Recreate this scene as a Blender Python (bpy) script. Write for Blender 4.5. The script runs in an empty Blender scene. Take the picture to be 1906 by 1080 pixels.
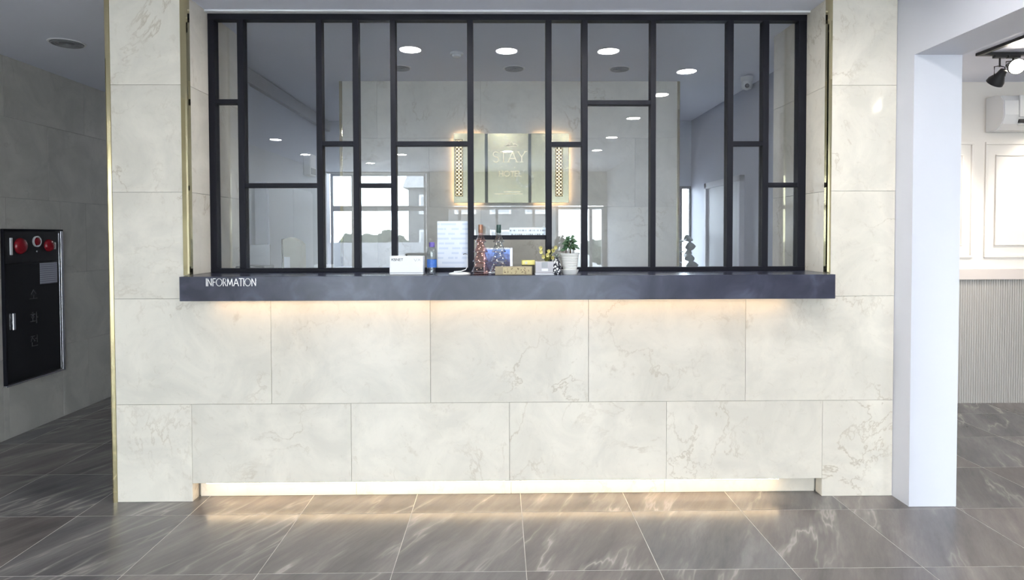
import bpy, bmesh, math, random
from mathutils import Vector, Matrix
random.seed(7)
sc = bpy.context.scene
C = sc.collection

# ------------------------------------------------------------------ camera
cam = bpy.data.cameras.new('camera'); cam_o = bpy.data.objects.new('camera', cam); C.objects.link(cam_o)
F, YAW, PITCH, ROLL, CX, CY, H = 1169.96, .0139, .0240, .0028, 948.05, 465.67, 1.5108
fw = Vector((math.sin(YAW)*math.cos(PITCH), math.cos(YAW)*math.cos(PITCH), -math.sin(PITCH)))
rt = Vector((math.cos(YAW), -math.sin(YAW), 0)); dn = fw.cross(rt)
r2 = math.cos(ROLL)*rt + math.sin(ROLL)*dn; d2 = -math.sin(ROLL)*rt + math.cos(ROLL)*dn
cam_o.matrix_world = Matrix(((r2.x, -d2.x, -fw.x, 0), (r2.y, -d2.y, -fw.y, 0), (r2.z, -d2.z, -fw.z, H), (0, 0, 0, 1)))
cam.sensor_width = 36; cam.lens = F/1906*36
cam.shift_x = (953-CX)/1906; cam.shift_y = (CY-540)/1906
cam.clip_start = .02; cam.clip_end = 400
sc.camera = cam_o

# ------------------------------------------------------------------ world, exposure
SKY = 23.5
w = bpy.data.worlds.new('overcast_sky'); sc.world = w; w.use_nodes = True
bg = w.node_tree.nodes['Background']; bg.inputs[0].default_value = (.84, .92, 1.0, 1); bg.inputs[1].default_value = SKY
sc.view_settings.view_transform = 'Standard'; sc.view_settings.look = 'None'
sc.view_settings.exposure = 0.0; sc.view_settings.gamma = 1.0; sc.view_settings.use_curve_mapping = False
DOWN = 190.0      # radiance of the recessed downlights
LED_SLAB = 11.0   # strip under the counter
LED_TOE = 33.0   # strip under the front wall
def portal(x0, x1, z0, z1, y, flip=False):
    l = bpy.data.lights.new('window_portal', 'AREA'); l.shape = 'RECTANGLE'; l.size = x1-x0; l.size_y = z1-z0
    l.cycles.is_portal = True
    o = bpy.data.objects.new('window_portal', l); C.objects.link(o)
    o.location = ((x0+x1)/2, y, (z0+z1)/2); o.rotation_euler = (math.radians(90 if not flip else -90), 0, 0)
YB = -5.62       # facade plane
portal(-3.6, -1.55, .03, 2.82, YB-.2, False)
portal(-1.2, 2.2, .03, 2.06, YB-.2, False)
portal(3.0, 7.0, .3, 2.6, YB-.2, False)

# ------------------------------------------------------------------ materials
def srgb(r, g, b):
    f = lambda c: (c/255/12.92) if c/255 <= .04045 else ((c/255+.055)/1.055)**2.4
    return (f(r), f(g), f(b), 1)
def new_mat(name):
    m = bpy.data.materials.new(name); m.use_nodes = True
    return m, m.node_tree, m.node_tree.nodes, m.node_tree.links
def plain(name, col, rough=.5, metal=0, spec=.5, bump=0, bscale=60, var=0, vscale=6, coat=0):
    m, t, n, l = new_mat(name); b = n['Principled BSDF']
    b.inputs['Base Color'].default_value = col; b.inputs['Roughness'].default_value = rough
    b.inputs['Metallic'].default_value = metal; b.inputs['Specular IOR Level'].default_value = spec
    b.inputs['Coat Weight'].default_value = coat
    if var or bump:
        tc = n.new('ShaderNodeTexCoord')
    if var:
        nz = n.new('ShaderNodeTexNoise'); nz.inputs['Scale'].default_value = vscale; nz.inputs['Detail'].default_value = 5
        l.new(tc.outputs['Object'], nz.inputs['Vector'])
        mx = n.new('ShaderNodeMix'); mx.data_type = 'RGBA'
        mx.inputs['A'].default_value = tuple(c*(1-var) for c in col[:3])+(1,)
        mx.inputs['B'].default_value = tuple(min(1, c*(1+var)) for c in col[:3])+(1,)
        l.new(nz.outputs['Fac'], mx.inputs['Factor']); l.new(mx.outputs['Result'], b.inputs['Base Color'])
    if bump:
        nb = n.new('ShaderNodeTexNoise'); nb.inputs['Scale'].default_value = bscale
        l.new(tc.outputs['Object'], nb.inputs['Vector'])
        bp = n.new('ShaderNodeBump'); bp.inputs['Strength'].default_value = bump; bp.inputs['Distance'].default_value = .002
        l.new(nb.outputs['Fac'], bp.inputs['Height']); l.new(bp.outputs['Normal'], b.inputs['Normal'])
    return m
def emit(name, col, s):
    m, t, n, l = new_mat(name); n.remove(n['Principled BSDF'])
    e = n.new('ShaderNodeEmission'); e.inputs[0].default_value = col; e.inputs[1].default_value = s
    l.new(e.outputs[0], n['Material Output'].inputs[0]); return m
def glass(name, tint, f0):
    m, t, n, l = new_mat(name); n.remove(n['Principled BSDF'])
    tr = n.new('ShaderNodeBsdfTransparent'); tr.inputs[0].default_value = tint
    gl = n.new('ShaderNodeBsdfGlossy'); gl.inputs['Roughness'].default_value = 0.0
    lw = n.new('ShaderNodeLayerWeight'); lw.inputs[0].default_value = .5
    p = n.new('ShaderNodeMath'); p.operation = 'POWER'; p.inputs[1].default_value = 5
    l.new(lw.outputs['Facing'], p.inputs[0])
    q = n.new('ShaderNodeMath'); q.operation = 'MULTIPLY_ADD'; q.inputs[1].default_value = 1-f0; q.inputs[2].default_value = f0
    l.new(p.outputs[0], q.inputs[0])
    mx = n.new('ShaderNodeMixShader'); l.new(q.outputs[0], mx.inputs[0]); l.new(tr.outputs[0], mx.inputs[1]); l.new(gl.outputs[0], mx.inputs[2])
    l.new(mx.outputs[0], n['Material Output'].inputs[0]); return m
def tile_vec(n, l):
    tc = n.new('ShaderNodeTexCoord'); oi = n.new('ShaderNodeObjectInfo')
    mu = n.new('ShaderNodeVectorMath'); mu.operation = 'SCALE'; mu.inputs[0].default_value = (37, 53, 71); l.new(oi.outputs['Random'], mu.inputs['Scale'])
    ad = n.new('ShaderNodeVectorMath'); ad.operation = 'ADD'; l.new(tc.outputs['Object'], ad.inputs[0]); l.new(mu.outputs[0], ad.inputs[1])
    return ad.outputs[0], oi
def ramp(n, l, src, stops):
    r = n.new('ShaderNodeValToRGB'); e = r.color_ramp.elements
    while len(e) < len(stops): e.new(.5)
    for i, (p, c) in enumerate(stops): e[i].position = p; e[i].color = c
    l.new(src, r.inputs[0]); return r.outputs[0]
def mixc(n, l, fac, a, b):
    m = n.new('ShaderNodeMix'); m.data_type = 'RGBA'
    for s, v in (('Factor', fac), ('A', a), ('B', b)):
        if hasattr(v, 'links'): l.new(v, m.inputs[s])
        else: m.inputs[s].default_value = v
    return m.outputs['Result']
def marble(name, base, cloud, vein, rough=.16, veinamt=.55, seed=0, spec=.5):
    m, t, n, l = new_mat(name); b = n['Principled BSDF']
    v, oi = tile_vec(n, l)
    n1 = n.new('ShaderNodeTexNoise'); n1.inputs['Scale'].default_value = 3.0; n1.inputs['Detail'].default_value = 8; n1.inputs['Roughness'].default_value = .62; n1.inputs['Distortion'].default_value = .8
    l.new(v, n1.inputs['Vector'])
    c1 = ramp(n, l, n1.outputs['Fac'], [(.38, cloud), (.62, base)])
    # thin wandering veins: the zero line of a distorted noise, kept only in patches
    n2 = n.new('ShaderNodeTexNoise'); n2.inputs['Scale'].default_value = 1.7; n2.inputs['Detail'].default_value = 9; n2.inputs['Roughness'].default_value = .62; n2.inputs['Distortion'].default_value = .5
    l.new(v, n2.inputs['Vector'])
    s = n.new('ShaderNodeMath'); s.operation = 'SUBTRACT'; s.inputs[1].default_value = .5; l.new(n2.outputs['Fac'], s.inputs[0])
    a = n.new('ShaderNodeMath'); a.operation = 'ABSOLUTE'; l.new(s.outputs[0], a.inputs[0])
    vl = ramp(n, l, a.outputs[0], [(0, (1, 1, 1, 1)), (.011, (0, 0, 0, 1))])
    n3 = n.new('ShaderNodeTexNoise'); n3.inputs['Scale'].default_value = 2.4; n3.inputs['Detail'].default_value = 3
    l.new(v, n3.inputs['Vector'])
    pm = ramp(n, l, n3.outputs['Fac'], [(.46, (0, 0, 0, 1)), (.66, (veinamt, veinamt, veinamt, 1))])
    mu = n.new('ShaderNodeMath'); mu.operation = 'MULTIPLY'; l.new(vl, mu.inputs[0]); l.new(pm, mu.inputs[1])
    c2 = mixc(n, l, mu.outputs[0], c1, vein)
    # a few soft ochre blotches
    n4 = n.new('ShaderNodeTexNoise'); n4.inputs['Scale'].default_value = 3.4; n4.inputs['Detail'].default_value = 9; n4.inputs['Roughness'].default_value = .7
    l.new(v, n4.inputs['Vector'])
    bl = ramp(n, l, n4.outputs['Fac'], [(.63, (0, 0, 0, 1)), (.70, (.34, .34, .34, 1))])
    c3 = mixc(n, l, bl, c2, vein)
    n5 = n.new('ShaderNodeTexNoise'); n5.inputs['Scale'].default_value = 14; n5.inputs['Detail'].default_value = 8; n5.inputs['Roughness'].default_value = .75; n5.inputs['Distortion'].default_value = 1.2
    l.new(v, n5.inputs['Vector'])
    fm = ramp(n, l, n5.outputs['Fac'], [(.56, (0, 0, 0, 1)), (.74, (.28, .28, .28, 1))])
    c3 = mixc(n, l, fm, c3, vein)
    # slight difference in tone between slabs
    h = n.new('ShaderNodeMath'); h.operation = 'MULTIPLY_ADD'; h.inputs[1].default_value = .07; h.inputs[2].default_value = .965
    l.new(oi.outputs['Random'], h.inputs[0])
    vm = n.new('ShaderNodeVectorMath'); vm.operation = 'SCALE'; l.new(c3, vm.inputs[0]); l.new(h.outputs[0], vm.inputs['Scale'])
    l.new(vm.outputs[0], b.inputs['Base Color'])
    b.inputs['Roughness'].default_value = rough; b.inputs['Specular IOR Level'].default_value = spec
    return m
def floor_mat(name):
    m, t, n, l = new_mat(name); b = n['Principled BSDF']
    v, oi = tile_vec(n, l)
    m1 = n.new('ShaderNodeMapping'); m1.inputs['Rotation'].default_value = (0, 0, math.radians(28)); l.new(v, m1.inputs['Vector'])
    wz = n.new('ShaderNodeTexNoise'); wz.inputs['Scale'].default_value = 2.2; wz.inputs['Detail'].default_value = 3; l.new(v, wz.inputs['Vector'])
    wv = n.new('ShaderNodeVectorMath'); wv.operation = 'SCALE'; wv.inputs['Scale'].default_value = .07; l.new(wz.outputs['Color'], wv.inputs[0])
    ad = n.new('ShaderNodeVectorMath'); ad.operation = 'ADD'; l.new(m1.outputs[0], ad.inputs[0]); l.new(wv.outputs[0], ad.inputs[1])
    m2 = n.new('ShaderNodeMapping'); m2.inputs['Scale'].default_value = (5.6, .85, 1); l.new(ad.outputs[0], m2.inputs['Vector'])
    n1 = n.new('ShaderNodeTexNoise'); n1.inputs['Scale'].default_value = 1.0; n1.inputs['Detail'].default_value = 10; n1.inputs['Roughness'].default_value = .70
    l.new(m2.outputs[0], n1.inputs['Vector'])
    c1 = ramp(n, l, n1.outputs['Fac'], [(.28, (.092, .089, .091, 1)), (.5, (.16, .149, .145, 1)), (.74, (.265, .245, .236, 1))])
    n2 = n.new('ShaderNodeTexNoise'); n2.inputs['Scale'].default_value = .55; n2.inputs['Detail'].default_value = 5; n2.inputs['Roughness'].default_value = .55
    m3 = n.new('ShaderNodeMapping'); m3.inputs['Location'].default_value = (7.3, 2.1, 5); l.new(m2.outputs[0], m3.inputs['Vector']); l.new(m3.outputs[0], n2.inputs['Vector'])
    s = n.new('ShaderNodeMath'); s.operation = 'SUBTRACT'; s.inputs[1].default_value = .5; l.new(n2.outputs['Fac'], s.inputs[0])
    a = n.new('ShaderNodeMath'); a.operation = 'ABSOLUTE'; l.new(s.outputs[0], a.inputs[0])
    vl = ramp(n, l, a.outputs[0], [(0, (.8, .8, .8, 1)), (.010, (.25, .25, .25, 1)), (.035, (0, 0, 0, 1))])
    n3 = n.new('ShaderNodeTexNoise'); n3.inputs['Scale'].default_value = 2.0; l.new(v, n3.inputs['Vector'])
    pm = ramp(n, l, n3.outputs['Fac'], [(.40, (0, 0, 0, 1)), (.62, (.85, .85, .85, 1))])
    mu = n.new('ShaderNodeMath'); mu.operation = 'MULTIPLY'; l.new(vl, mu.inputs[0]); l.new(pm, mu.inputs[1])
    hs_ = ramp(n, l, oi.outputs['Random'], [(0, (.94, .98, 1.03, 1)), (.5, (1, 1, 1, 1)), (1, (1.06, 1.0, .98, 1))])
    mm = n.new('ShaderNodeVectorMath'); mm.operation = 'MULTIPLY'; l.new(c1, mm.inputs[0]); l.new(hs_, mm.inputs[1])
    c2 = mixc(n, l, mu.outputs[0], mm.outputs[0], (.46, .43, .40, 1))
    l.new(c2, b.inputs['Base Color'])
    b.inputs['Roughness'].default_value = .25; b.inputs['Specular IOR Level'].default_value = .6
    return m
def print_mat(name, paper, ink, sx, sy, cover=.5, rough=.6):
    # a sheet of fine illegible print: rows broken into word-like runs
    m, t, n, l = new_mat(name); b = n['Principled BSDF']
    tc = n.new('ShaderNodeTexCoord'); mp = n.new('ShaderNodeMapping'); mp.inputs['Scale'].default_value = (sx, 1, sy); l.new(tc.outputs['Object'], mp.inputs['Vector'])
    sp = n.new('ShaderNodeSeparateXYZ'); l.new(mp.outputs[0], sp.inputs[0])
    fr = n.new('ShaderNodeMath'); fr.operation = 'FRACT'; l.new(sp.outputs['Z'], fr.inputs[0])
    g = n.new('ShaderNodeMath'); g.operation = 'LESS_THAN'; g.inputs[1].default_value = .4; l.new(fr.outputs[0], g.inputs[0])
    fl = n.new('ShaderNodeMath'); fl.operation = 'FLOOR'; l.new(sp.outputs['Z'], fl.inputs[0])
    cb = n.new('ShaderNodeCombineXYZ'); l.new(sp.outputs['X'], cb.inputs[0]); l.new(fl.outputs[0], cb.inputs[1])
    nz = n.new('ShaderNodeTexNoise'); nz.inputs['Scale'].default_value = 1.0; nz.inputs['Detail'].default_value = 2; l.new(cb.outputs[0], nz.inputs['Vector'])
    g2 = n.new('ShaderNodeMath'); g2.operation = 'GREATER_THAN'; g2.inputs[1].default_value = cover; l.new(nz.outputs['Fac'], g2.inputs[0])
    mu = n.new('ShaderNodeMath'); mu.operation = 'MULTIPLY'; l.new(g.outputs[0], mu.inputs[0]); l.new(g2.outputs[0], mu.inputs[1])
    l.new(mixc(n, l, mu.outputs[0], paper, ink), b.inputs['Base Color']); b.inputs['Roughness'].default_value = rough
    return m

CREAM = marble('cream_marble', (.875, .815, .705, 1), (.765, .715, .62, 1), (.46, .37, .25, 1), rough=.08, spec=.28)
HONED = marble('honed_cream_marble', (.875, .815, .705, 1), (.765, .715, .62, 1), (.46, .37, .25, 1), rough=.34, spec=.3)
GREYSTONE = marble('grey_limestone', (.68, .65, .59, 1), (.57, .55, .50, 1), (.44, .41, .36, 1), rough=.35, veinamt=.4)
FLOOR = floor_mat('dark_veined_porcelain')
GROUT = plain('floor_grout', (.56, .53, .50, 1), .8)
JOINT = plain('wall_joint', (.52, .48, .41, 1), .8)
JOINTG = plain('grey_joint', (.24, .235, .23, 1), .8)
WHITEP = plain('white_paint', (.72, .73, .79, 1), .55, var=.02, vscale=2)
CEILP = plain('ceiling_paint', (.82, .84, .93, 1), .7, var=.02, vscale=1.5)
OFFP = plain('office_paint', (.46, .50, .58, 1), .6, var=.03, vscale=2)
CAFEP = plain('cafe_warm_white_paint', (.84, .80, .75, 1), .55)
FLUTE = plain('fluted_panel_paint', (.50, .485, .46, 1), .5)
RAILP = plain('cafe_rail_paint', (.72, .65, .61, 1), .5)
BRASS = plain('polished_brass', (.66, .58, .35, 1), .06, metal=1, var=.05, vscale=9, bump=.25, bscale=5)
GOLD = plain('sign_brass', (.52, .48, .32, 1), .22, metal=1, bump=.2, bscale=4)
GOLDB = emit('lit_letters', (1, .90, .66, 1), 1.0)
STEEL = plain('brushed_steel', (.78, .78, .80, 1), .25, metal=1)
BLACKF = plain('black_frame_metal', (.007, .0075, .013, 1), .5, var=.15, spec=.22)
BLACKG = plain('black_glass_door', (.012, .012, .014, 1), .12)
BLACKP = plain('black_plastic', (.015, .015, .017, 1), .4)
GLASS = glass('window_glass', (.95, .965, .98, 1), .085)
CLEARG = glass('entrance_glass', (.95, .97, .97, 1), .04)
LAMPW = emit('downlight_diffuser', (1, .985, .96, 1), DOWN)
LEDS = emit('counter_led', (1, .62, .26, 1), LED_SLAB)
LEDT = emit('toe_led', (1, .74, .44, 1), LED_TOE)
TRIMW = plain('white_trim', (.85, .85, .86, 1), .4)
WHITEPL = plain('white_plastic', (.82, .82, .82, 1), .3)
CERAM = plain('white_ceramic', (.80, .79, .75, 1), .25)
PAPER = plain('white_paper', (.82, .84, .88, 1), .7)
GREYPL = plain('grey_plastic', (.35, .36, .38, 1), .4)
DARKPL = plain('dark_plastic', (.03, .032, .04, 1), .45)
RED = plain('red_plastic', (.30, .010, .020, 1), .25)
GREEN = plain('leaf_green', (.045, .10, .045, 1), .45, var=.35, vscale=30)
DKGREEN = plain('dark_leaf_green', (.018, .045, .022, 1), .4, var=.3, vscale=20)
TREEG = plain('outdoor_foliage', (.055, .065, .05, 1), .8, var=.4, vscale=3)
STEM = plain('brown_stem', (.13, .08, .045, 1), .7)
SOIL = plain('soil', (.05, .035, .025, 1), .9)

# counter stone: dark blue-grey, polished, faintly clouded
def slab_mat():
    m, t, n, l = new_mat('blue_grey_counter_stone'); b = n['Principled BSDF']
    tc = n.new('ShaderNodeTexCoord')
    n1 = n.new('ShaderNodeTexNoise'); n1.inputs['Scale'].default_value = 5; n1.inputs['Detail'].default_value = 6; n1.inputs['Distortion'].default_value = 1.0
    l.new(tc.outputs['Object'], n1.inputs['Vector'])
    l.new(ramp(n, l, n1.outputs['Fac'], [(.35, (.024, .026, .048, 1)), (.55, (.040, .044, .074, 1)), (.72, (.078, .085, .128, 1))]), b.inputs['Base Color'])
    b.inputs['Roughness'].default_value = .22; return m
SLAB = slab_mat()

# ------------------------------------------------------------------ mesh helpers
def link(o, parent=None):
    C.objects.link(o)
    if parent: o.parent = parent
    return o
def tag(o, label=None, cat=None, group=None, kind=None):
    if label: o['label'] = label
    if cat: o['category'] = cat
    if group: o['group'] = group
    if kind: o['kind'] = kind
    return o
def thing(name, label, cat, loc=(0, 0, 0), rz=0, group=None, rot=None):
    o = bpy.data.objects.new(name, None); o.empty_display_size = .05; link(o); o.location = loc
    o.rotation_euler = rot if rot else (0, 0, rz)
    return tag(o, label, cat, group)
def mesh_from(name, bm, mat, smooth=False):
    me = bpy.data.meshes.new(name); bmesh.ops.recalc_face_normals(bm, faces=bm.faces[:]); bm.to_mesh(me); bm.free()
    for m in (mat if isinstance(mat, (list, tuple)) else [mat]): me.materials.append(m)
    if smooth: me.polygons.foreach_set('use_smooth', [True]*len(me.polygons))
    return me
def ob(name, bm, mat, parent=None, loc=(0, 0, 0), smooth=False, rot=None):
    o = bpy.data.objects.new(name, mesh_from(name, bm, mat, smooth)); o.location = loc
    if rot: o.rotation_euler = rot
    return link(o, parent)
def b_box(bm, lo, hi, bev=0, mat=None, mi=0):
    lo, hi = Vector(lo), Vector(hi); c = (lo+hi)/2; s = hi-lo
    M = Matrix.Translation(c) @ Matrix.Diagonal((s.x, s.y, s.z, 1))
    if mat is not None: M = mat @ M
    r = bmesh.ops.create_cube(bm, size=1, matrix=M); vs = r['verts']
    if mi:
        for f in {f for v in vs for f in v.link_faces}: f.material_index = mi
    if bev:
        es = list({e for v in vs for e in v.link_edges})
        bmesh.ops.bevel(bm, geom=es, offset=bev, segments=2, affect='EDGES', profile=.5)
    return bm
def box(name, lo, hi, mat, parent=None, bev=0, centre=True):
    lo, hi = Vector(lo), Vector(hi); c = (lo+hi)/2 if centre else Vector((0, 0, 0))
    bm = bmesh.new(); b_box(bm, lo-c, hi-c, bev)
    return ob(name, bm, mat, parent, c)
def b_lathe(bm, prof, seg=24, M=None, cap=True, mi=0):
    rings = []
    for r, z in prof:
        ring = []
        for k in range(seg):
            a = 2*math.pi*k/seg; v = Vector((r*math.cos(a), r*math.sin(a), z))
            ring.append(bm.verts.new(M @ v if M else v))
        rings.append(ring)
    fs = []
    for i in range(len(rings)-1):
        for k in range(seg):
            fs.append(bm.faces.new((rings[i][k], rings[i][(k+1) % seg], rings[i+1][(k+1) % seg], rings[i+1][k])))
    if cap:
        fs.append(bm.faces.new(rings[0][::-1])); fs.append(bm.faces.new(rings[-1]))
    for f in fs: f.material_index = mi
    return bm
def lathe(name, prof, mat, parent=None, loc=(0, 0, 0), seg=24, smooth=True, rot=None, cap=True):
    bm = bmesh.new(); b_lathe(bm, prof, seg, cap=cap)
    o = ob(name, bm, mat, parent, loc, smooth, rot)
    if smooth: o.data.set_sharp_from_angle(angle=math.radians(38))
    return o
def b_tube(bm, pts, r, seg=8, mi=0):
    pts = [Vector(p) for p in pts]; rings = []
    for i, p in enumerate(pts):
        d = (pts[min(i+1, len(pts)-1)] - pts[max(i-1, 0)]).normalized()
        u = d.cross(Vector((0, 0, 1)) if abs(d.z) < .9 else Vector((1, 0, 0))).normalized(); v = d.cross(u)
        rr = r[i] if isinstance(r, (list, tuple)) else r
        rings.append([bm.verts.new(p+u*rr*math.cos(2*math.pi*k/seg)+v*rr*math.sin(2*math.pi*k/seg)) for k in range(seg)])
    for i in range(len(rings)-1):
        for k in range(seg):
            f = bm.faces.new((rings[i][k], rings[i][(k+1) % seg], rings[i+1][(k+1) % seg], rings[i+1][k])); f.material_index = mi
    bm.faces.new(rings[0][::-1]); bm.faces.new(rings[-1]); return bm
def tube(name, pts, r, mat, parent=None, seg=8, smooth=True):
    bm = bmesh.new(); b_tube(bm, pts, r, seg); return ob(name, bm, mat, parent, smooth=smooth)
_tiles = {}
def tile(name, axis, a0, a1, b0, b1, face, thick, mat, parent, gap=.0016, bev=.0008, sign=-1):
    """one slab; axis = normal axis. 'y': a is x, b is z, face at y=face; 'x': a is y, b is z; 'z': a is x, b is y"""
    g = gap/2; a, b = (a1-a0)/2-g, (b1-b0)/2-g
    key = (axis, round(a, 4), round(b, 4), round(thick, 4), mat.name)
    if key not in _tiles:
        h = thick/2
        ext = {'y': (a, h, b), 'x': (h, a, b), 'z': (a, b, h)}[axis]
        bm = bmesh.new(); lo = Vector(ext)*-1
        r = bmesh.ops.create_cube(bm, size=1, matrix=Matrix.Diagonal((ext[0]*2, ext[1]*2, ext[2]*2, 1)))
        bmesh.ops.bevel(bm, geom=bm.edges[:], offset=bev, segments=1, affect='EDGES')
        _tiles[key] = mesh_from(name, bm, mat)
    o = bpy.data.objects.new(name, _tiles[key]); off = -sign*thick/2
    ca, cb = (a0+a1)/2, (b0+b1)/2
    o.location = {'y': (ca, face+off, cb), 'x': (face+off, ca, cb), 'z': (ca, cb, face+off)}[axis]
    return link(o, parent)

# stroke lettering -----------------------------------------------------------
def arc(cx, cy, rx, ry, a0, a1, n=10):
    return [(cx+rx*math.cos(math.radians(a0+(a1-a0)*i/n)), cy+ry*math.sin(math.radians(a0+(a1-a0)*i/n))) for i in range(n+1)]
GL = {  # polylines in a unit-high cell, then the advance
 'I': ([[(.06, 0), (.06, 1)]], .22),
 'N': ([[(.06, 0), (.06, 1), (.64, 0), (.64, 1)]], .82),
 'F': ([[(.06, 0), (.06, 1), (.46, 1)], [(.06, .52), (.40, .52)]], .56),
 'O': ([arc(.47, .5, .45, .5, 0, 360, 20)], 1.06),
 'R': ([[(.06, 0), (.06, 1), (.26, 1)]+arc(.26, .75, .22, .25, 90, -90, 8)+[(.06, .5)], [(.24, .5), (.5, 0)]], .64),
 'M': ([[(.06, 0), (.14, 1), (.46, .12), (.78, 1), (.86, 0)]], 1.04),
 'A': ([[(.02, 0), (.40, 1), (.78, 0)], [(.16, .34), (.64, .34)]], .86),
 'T': ([[(.30, 0), (.30, 1)], [(.02, 1), (.58, 1)]], .68),
 'S': ([arc(.29, .745, .23, .235, 40, 270, 10)+arc(.29, .245, .25, .25, 90, -140, 10)[1:]], .66),
 'Y': ([[(.02, 1), (.34, .48), (.66, 1)], [(.34, .48), (.34, 0)]], .76),
 'H': ([[(.06, 0), (.06, 1)], [(.62, 0), (.62, 1)], [(.06, .5), (.62, .5)]], .82),
 'E': ([[(.50, 0), (.06, 0), (.06, 1), (.50, 1)], [(.06, .52), (.44, .52)]], .62),
 'L': ([[(.06, 1), (.06, 0), (.48, 0)]], .58),
 'K': ([[(.06, 0), (.06, 1)], [(.56, 1), (.08, .44)], [(.22, .58), (.60, 0)]], .68),
}
SERIF = {'T': [((.14, .46), 0), ((-.02, .10), .88), ((.50, .10), .88)], 'A': [((-.10, .16), 0), ((.66, .94), 0)], 'Y': [((.20, .48), 0), ((-.08, .14), 1), ((.54, .78), 1)],
         'H': [((-.06, .18), 0), ((-.06, .18), 1), ((.50, .74), 0), ((.50, .74), 1)], 'S': [], 'O': [], 'E': [((-.06, .12), 0), ((-.06, .12), 1)], 'L': [((-.06, .18), 1)]}
def b_stroke(bm, pts, wd, dep, place):
    """ribbon of boxes along a 2D polyline; place(x, y, d) -> 3D"""
    for i in range(len(pts)-1):
        p, q = Vector(pts[i]), Vector(pts[i+1]); d = q-p
        if d.length < 1e-6: continue
        d.normalize(); nrm = Vector((-d.y, d.x))*wd/2; e = d*wd*.35
        cs = [p-e+nrm, q+e+nrm, q+e-nrm, p-e-nrm]
        lo = [bm.verts.new(place(c.x, c.y, 0)) for c in cs]; hi = [bm.verts.new(place(c.x, c.y, dep)) for c in cs]
        bm.faces.new(lo); bm.faces.new(hi[::-1])
        for k in range(4): bm.faces.new((lo[k], lo[(k+1) % 4], hi[(k+1) % 4], hi[k]))
def text_width(s, serif=False): return sum(GL[c][1] for c in s)
def b_text(bm, s, x0, z0, size, stroke, dep, width=None, y=0, serif=False):
    """lettering in the xz plane facing -y"""
    k = 1.0 if width is None else width/(text_width(s)*size)
    x = x0
    for ch in s:
        pl, adv = GL[ch]
        for l_ in pl: b_stroke(bm, [(x+px*size*k, z0+pz*size) for px, pz in l_], stroke, dep, lambda a, b, d: (a, y-d, b))
        if serif:
            for (s0, s1), sz in SERIF.get(ch, []):
                b_stroke(bm, [(x+s0*size*k, z0+sz*size), (x+s1*size*k, z0+sz*size)], stroke*.55, dep, lambda a, b, d: (a, y-d, b))
        x += adv*size*k
    return bm
def b_leaf(bm, base, tip, wd, up=Vector((0, 0, 1)), fold=.18, n=5, mi=0):
    base, tip = Vector(base), Vector(tip); d = tip-base; L = d.length
    s = d.cross(up)
    s = s.normalized() if s.length > 1e-5 else Vector((1, 0, 0))
    u = s.cross(d).normalized(); prev = None
    for i in range(n+1):
        t = i/n; wv = wd*math.sin(math.pi*min(1, .06+t*.94))**.8*.5; c = base+d*t+u*(math.sin(t*math.pi)*L*.10)
        ring = [bm.verts.new(c-s*wv+u*wv*fold), bm.verts.new(c), bm.verts.new(c+s*wv+u*wv*fold)]
        if prev:
            for k in range(2):
                f = bm.faces.new((prev[k], prev[k+1], ring[k+1], ring[k])); f.material_index = mi
        prev = ring

# ------------------------------------------------------------------ the setting
ZC = 2.850                       # ceiling
YW = 3.5625                      # marble front face
XL, XR = -1.750, 1.862           # window opening
YG = 3.815                       # front of the black window frame
TH = .014
def struct(name, boxes, mat, bev=0):
    bm = bmesh.new()
    for lo, hi in boxes: b_box(bm, lo, hi, bev)
    o = ob(name, bm, mat); o['kind'] = 'structure'; return o

# floor: grout bed, the tiles in sight one by one, the far field as one piece
floor = struct('floor', [((-3.9, YB-.1, -.2), (8.2, 9.2, -.0007))], GROUT)
GX, GY, T = .1108, 3.3882, .6
near, rest = [], []
for i in range(-7, 14):
    for j in range(-16, 10):
        x0, y0 = GX+i*T, GY+j*T
        x1, y1 = x0+T, y0+T
        if x0 < -3.67 and x1 < -3.67 or x0 > 8.1 or y1 < YB or y0 > 9.1: continue
        inside = (x0 < 2.6 and -2.6 < y0 < 3.6) or (x0 < -1.9 and 3.0 < y0 < 8) or (2.0 < x0 < 6 and 0 < y0 < 5.4)
        (near if inside else rest).append((x0, y0))
near.sort(key=lambda q: abs(q[0]*.5)+abs(q[1]-3.2))
for x0, y0 in near[:290]:
    tile('floor_tile', 'z', x0, x0+T, y0, y0+T, 0, .012, FLOOR, floor, gap=.0034, bev=.0006, sign=1)
bm = bmesh.new()
for x0, y0 in rest+near[290:]:
    b_box(bm, (x0+.0017, y0+.0017, -.012), (x0+T-.0017, y0+T-.0017, 0))
o = ob('floor_tiles_beyond', bm, FLOOR, floor); o['kind'] = 'stuff'

ceiling = struct('ceiling', [((-3.9, YB-.1, ZC), (8.2, 9.2, ZC+.2))], CEILP)

# front wall: masonry core, then each marble slab
wall_front = struct('wall_front', [
    ((-2.195, YW+TH, 0), (XL-.012, 4.28, ZC)), ((XR+.012, YW+TH, 0), (2.256, 4.28, ZC)),
    ((XL-.02, YW+TH, .104), (XR+.02, 3.92, 1.155)), ((XL-.02, 3.655, 0), (XR+.02, 3.92, .11))], JOINT)
Z0 = .5562
rows = [Z0, Z0+.6, Z0+1.2, Z0+1.8, ZC+.002]
XE = 2.2545
def fr(a0, a1, b0, b1): return tile('marble_slab', 'y', a0, a1, b0, b1, YW, TH, CREAM, wall_front)
XLB, XRB = -1.7855, 1.8830       # brass corner strips begin
fr(-2.1775, -1.7533, 0, Z0); fr(1.8467, XE, 0, Z0)
for k in range(4): fr(-1.7533+.9*k, -1.7533+.9*(k+1), .104, Z0)
e2 = [-2.1775, -1.3006, -.4006, .4994, 1.3994, XE]
for k in range(5): fr(e2[k], e2[k+1], Z0, Z0+.6)
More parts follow.
